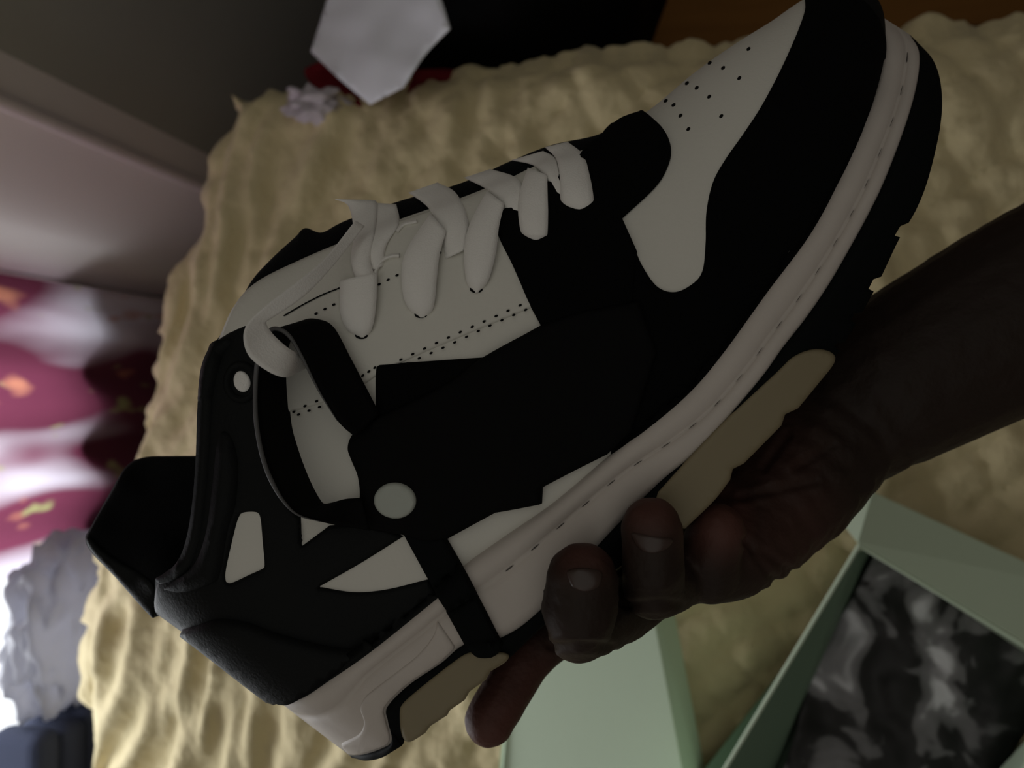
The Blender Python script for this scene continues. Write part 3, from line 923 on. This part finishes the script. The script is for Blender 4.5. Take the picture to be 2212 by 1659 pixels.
# strands that cross over the tongue lie lowest
ribbon('lace', [(1104, 346), (1153, 358), (1180, 388), (1196, 425)], [(1173, 326), (1200, 342), (1214, 384), (1226, 415)], M_lace, [.001, .002, .002, .001])
ribbon('lace', [(1002, 384), (1051, 409), (1082, 440), (1098, 470)], [(1059, 365), (1112, 382), (1132, 410), (1140, 440)], M_lace, [.001, .002, .002, .001])
ribbon('lace', [(882, 416), (925, 449), (950, 500), (962, 560)], [(945, 394), (985, 417), (1010, 470), (1014, 535)], M_lace, [.001, .0022, .002, .001])
ribbon('lace', [(722, 430), (752, 445), (764, 500), (758, 560), (770, 610)], [(800, 432), (815, 440), (810, 500), (800, 560), (812, 600)], M_lace, [.001, .003, .003, .003, .003])
ribbon('lace', [(795, 437), (806, 490), (792, 545), (800, 585)], [(856, 441), (862, 482), (835, 530), (828, 575)], M_lace, [.001, .002, .002, .001])
ribbon('lace', [(1262, 330), (1275, 352), (1282, 376)], [(1284, 322), (1298, 345), (1303, 366)], M_lace, [.001, .0015, .001])
# strands that end in the eyelets
for L, R in (([(734, 606), (734, 640), (736, 680), (750, 712), (774, 729)], [(815, 588), (814, 640), (810, 682), (803, 712), (792, 729)]),
             ([(930, 460), (880, 535), (867, 585), (871, 640), (884, 668), (903, 686)], [(964, 500), (950, 550), (944, 600), (940, 645), (934, 670), (920, 686)]),
             ([(1052, 412), (1018, 475), (1003, 530), (1004, 585), (1010, 615), (1024, 632)], [(1090, 440), (1078, 490), (1072, 545), (1060, 592), (1050, 615), (1036, 632)]),
             ([(1140, 362), (1124, 410), (1119, 450), (1123, 492), (1131, 510), (1146, 522)], [(1182, 378), (1183, 420), (1184, 460), (1183, 500), (1180, 512), (1172, 521)]),
             ([(1177, 318), (1202, 345), (1210, 392), (1210, 425), (1217, 445), (1234, 457)], [(1226, 306), (1260, 335), (1275, 384), (1282, 425), (1281, 442), (1270, 457)])):
    ribbon('lace', L, R, M_lace, LW)
for (x, y) in ((783, 727), (911, 682), (1030, 628), (1158, 520), (1251, 457)):
    panel('eyelet', ell(x, y - 1, 14, 8, 0, 14), M_dot, .0002, .0014, step=6, r=2)
for (pts) in ([(810, 590), (822, 565), (845, 553), (868, 552)], [(858, 500), (872, 484), (900, 478)]):
    a = along(pts, 6)
    ribbon('eyelet_loop', [(x + 5 * math.sin(t), y - 5 * math.cos(t)) for x, y, t in a][::2], [(x - 5 * math.sin(t), y + 5 * math.cos(t)) for x, y, t in a][::2], M_lace, .0012, label='white eyelet loop')
# the strap loop that stands off the shoe
Dw = D0 - .030
near = [(800, 1146, .224), (740, 1137, .222), (693, 1127, .220), (644, 1112, .218), (612, 1081, .216), (588, 1040, .215), (572, 1000, .215), (560, 950, .215), (553, 894, .215), (553, 830, .216), (558, 775, .217), (572, 730, .219),
        (592, 710, .220), (622, 722, .219), (650, 765, .219), (690, 845, .220), (730, 910, .221), (768, 945, .224)]
farr = [(780, 1075, .226), (745, 1078, .228), (715, 1086, .231), (697, 1086, .232), (682, 1058, .233), (664, 1010, .234), (650, 962, .235), (640, 920, .236), (634, 870, .237), (630, 815, .238), (628, 770, .238), (632, 725, .236),
        (655, 692, .233), (690, 690, .231), (722, 708, .230), (757, 772, .229), (790, 835, .228), (820, 893, .228)]
ribbon('strap_loop', near, farr, M_strap, depth=True, thick=.0020, n=110, label='black leather strap loop')
def tube(name, pts, r, material, label=None, k=8, n=80):
    c = crom(pts, n)
    c = [P(*q) for q in c]
    V = []; Fc = []
    for i in range(n):
        t = (c[min(i + 1, n - 1)] - c[max(i - 1, 0)]).normalized()
        a = t.cross(FWD).normalized(); b = t.cross(a)
        for j in range(k):
            g = 2 * math.pi * j / k
            rr = r * min(1, .15 + 4 * min(i, n - 1 - i) / n)
            V.append(c[i] + a * rr * math.cos(g) + b * rr * math.sin(g))
    for i in range(n - 1):
        for j in range(k):
            Fc.append((i * k + j, i * k + (j + 1) % k, (i + 1) * k + (j + 1) % k, (i + 1) * k + j))
    return link(name, V, Fc, material, shoe, label=label)
tube('strap_highlight', [(x - 1, y, d - .0002) for x, y, d in near[2:-1]], .00065, M_edge_highlight, 'painted rim highlight on the cut edge of the strap loop')  # thin grey line paints the highlight along the near edge of the loop
# the long strand of lace wrapped round the loop
ribbon('lace', [(768, 476, .238), (700, 560, .226), (640, 610, .219), (575, 660, .214), (534, 700, .212), (526, 735, .210), (540, 772, .210), (580, 803, .211), (616, 815, .214), (645, 804, .222), (672, 790, .229)],
       [(788, 488, .240), (722, 572, .229), (664, 634, .221), (612, 672, .217), (580, 692, .216), (576, 700, .216), (590, 722, .216), (618, 748, .216), (640, 762, .219), (656, 768, .224), (676, 772, .230)],
       M_lace, depth=True, thick=.0012, n=80, label='white lace strand looped round the strap')

# heel tab that rises behind the collar, and the pull tab on the back
ctrl = np.array([(184, 1165, 0), (335, 1330, .0), (345, 1245, .006), (430, 1000, -.020), (310, 990, -.020), (240, 1060, -.010), (440, 1180, -.010), (260, 1250, .0)])
def heel_w(x, y):
    d = (ctrl[:, 0] - x) ** 2 + (ctrl[:, 1] - y) ** 2 + 200
    w = 1 / d ** 1.3
    return float((w * ctrl[:, 2]).sum() / w.sum())
vv, tt, dd = fill([(184, 1165), (196, 1138), (240, 1060), (272, 1008), (310, 988), (370, 985), (470, 985, 1), (480, 1200, 1), (430, 1330, 1), (345, 1330, 1), (330, 1334), (318, 1324), (250, 1248), (200, 1196)], step=14, r=14)
V = []
for (x, y), d in zip(vv, dd):
    k = min(1, d / 18); V.append(P(x, y, D0 - heel_w(x, y) + .004 * (1 - math.sqrt(max(0, 1 - (1 - k) ** 2)))))
o = link('heel_tab', V, tt, M_lining, shoe, label='padded black heel tab')
s_ = o.modifiers.new('thickness', 'SOLIDIFY'); s_.thickness = .005; s_.offset = -1 
vv, tt, dd = fill([(186, 1168), (196, 1160), (235, 1196), (332, 1262), (334, 1330), (318, 1324), (250, 1248), (202, 1196)], step=10, r=8)
V = []
for (x, y), d in zip(vv, dd):
    k = min(1, d / 14); V.append(P(x, y, D0 - heel_w(x, y) - .0022 * math.sqrt(max(0, 1 - (1 - k) ** 2)) + .0003))
link('pull_tab', V, tt, M_black, shoe, label='black leather tab down the heel')

# ================================================================== HAND AND FOREARM
def capsule_chain(bm, pts, sub=2, dens=.35):
    for a, b in zip(pts[:-1], pts[1:]):
        pa, pb = P(*a[:3]), P(*b[:3])
        n = max(2, int((pb - pa).length / (min(a[3], b[3]) * dens)) + 1)
        for i in range(n):
            t = i / (n - 1)
            r = a[3] * (1 - t) + b[3] * t
            bmesh.ops.create_icosphere(bm, subdivisions=sub, radius=r, matrix=Matrix.Translation(pa.lerp(pb, t)))
bm = bmesh.new()
chains = [
    [(2620, 470, .31, .043), (2212, 672, .30, .0375), (1900, 838, .300, .0325)],                       # forearm
    [(1900, 838, .300, .0325), (1790, 925, .300, .029), (1705, 1035, .288, .0270), (1622, 1125, .276, .0230)],   # ulnar side of the palm
    [(1900, 820, .306, .030), (1700, 960, .312, .022), (1520, 1130, .302, .016)],                      # palm
    [(1640, 1140, .272, .019), (1568, 1192, .260, .0172), (1528, 1230, .249, .0118), (1535, 1190, .242, .0100), (1548, 1146, .238, .0092)],   # little finger
    [(1600, 1120, .284, .016), (1480, 1235, .262, .0115), (1412, 1272, .226, .0094), (1410, 1225, .2165, .0091), (1408, 1140, .2160, .0091)],   # ring finger
    [(1540, 1140, .294, .016), (1350, 1310, .258, .0115), (1250, 1362, .222, .0095), (1252, 1315, .2120, .0110), (1257, 1252, .2120, .0106)],  # middle finger
    [(1500, 1150, .302, .015), (1290, 1280, .296, .0118), (1135, 1420, .282, .0100), (1057, 1556, .272, .0094)],   # index finger
    [(1760, 900, .318, .021), (1600, 880, .342, .0150), (1450, 930, .350, .0115), (1370, 960, .350, .0098)],       # thumb
]
for i_, c in enumerate(chains): capsule_chain(bm, c, 3 if i_ == 0 else 2, .08 if i_ == 0 else .3)
me = bpy.data.meshes.new('hand_raw'); bm.to_mesh(me); bm.free()
raw = bpy.data.objects.new('hand_raw', me); COL.objects.link(raw)
rm = raw.modifiers.new('r', 'REMESH'); rm.mode = 'VOXEL'; rm.voxel_size = .0011
sm_ = raw.modifiers.new('s', 'SMOOTH'); sm_.iterations = 6; sm_.factor = .5
dg = bpy.context.evaluated_depsgraph_get()
ev = raw.evaluated_get(dg)
hm = bpy.data.meshes.new_from_object(ev)
bpy.data.objects.remove(raw); bpy.data.meshes.remove(me)
hv = [Vector(v.co) for v in hm.vertices]; hf = [tuple(p.vertices) for p in hm.polygons]
bpy.data.meshes.remove(hm)
hloc = P(1850, 880, .30)
hand = bpy.data.objects.new('person', None)
bpy.data.objects.remove(hand)
# finger creases and knuckle folds pressed into the surface
def px_of(p):
    q = p - CAM
    return W / 2 + q.dot(CX) / q.dot(FWD) * FPX, H / 2 - q.dot(CY) / q.dot(FWD) * FPX, q.dot(FWD)
creases = [((1600, 1075), (1760, 1040)), ((1610, 1170), (1720, 1240)), ((1650, 1010), (1700, 940)), ((1720, 1010), (1800, 960)), ((1625, 1190), (1690, 1275)), ((1190, 1395), (1320, 1395)), ((1350, 1305), (1470, 1305))]
hn = link('person', hv, hf, M_skin)
me = hn.data
nrm = [v.normal.copy() for v in me.vertices]
for i, v in enumerate(me.vertices):
    x, y, d = px_of(v.co)
    off = .0004 * noise.noise(v.co * 140)
    for (a, b) in creases:
        ax, ay = a; bx, by = b
        l = (bx - ax) ** 2 + (by - ay) ** 2
        t = min(1, max(0, ((x - ax) * (bx - ax) + (y - ay) * (by - ay)) / l))
        e = math.hypot(x - ax - t * (bx - ax), y - ay - t * (by - ay))
        if e < 26 and d < .30: off -= .0008 * math.exp(-(e / 9) ** 2) - .0003 * math.exp(-((e - 16) / 7) ** 2)
    v.co += nrm[i] * off
hn['_org'] = (0, 0, 0)
# paler, pinker skin on the finger pads and the palm
fa_ = me.attributes.new('palm_skin', 'FLOAT', 'POINT')
tips = [(1055, 1560, 130, 1.0), (1100, 1470, 110, .8), (1262, 1175, 75, .7), (1408, 1075, 85, .8), (1550, 1120, 85, 1.0), (1700, 1130, 120, .35), (1650, 980, 130, .35)]
for i, v in enumerate(me.vertices):
    x, y, d = px_of(v.co)
    fa_.data[i].value = min(1.0, max([a * math.exp(-(((x - cx) ** 2 + (y - cy) ** 2) / r ** 2) ** 1.5) for cx, cy, r, a in tips]))
tag(hn, 'person reaching in with a bare forearm, fingers gripping the sneaker sole', 'person')
hb = BVHTree.FromPolygons([tuple(v.co) for v in me.vertices], [tuple(p.vertices) for p in me.polygons])
for pts in ([(1226, 1232), (1262, 1226), (1298, 1234), (1300, 1252), (1288, 1272), (1262, 1279), (1238, 1270), (1228, 1252)],
            [(1366, 1150), (1410, 1158), (1450, 1162), (1452, 1172), (1438, 1188), (1412, 1196), (1386, 1190), (1370, 1172)]):
    vv, tt, dd = fill(pts, step=7, r=5)
    V = []
    for (x, y), d in zip(vv, dd):
        dr = (P(x, y, 1) - CAM).normalized()
        loc, nr, i_, ds_ = hb.ray_cast(CAM, dr)
        if loc is None: loc = P(x, y, .21); nr = -dr
        k = min(1, d / 7)
        V.append(loc + nr * (-.0003 + .0009 * math.sqrt(max(0, 1 - (1 - k) ** 2))))
    link('fingernail', V, tt, M_nail, hn, label='paler fingernail')

for o in bpy.data.objects:
    if '_org' in o: del o['_org']
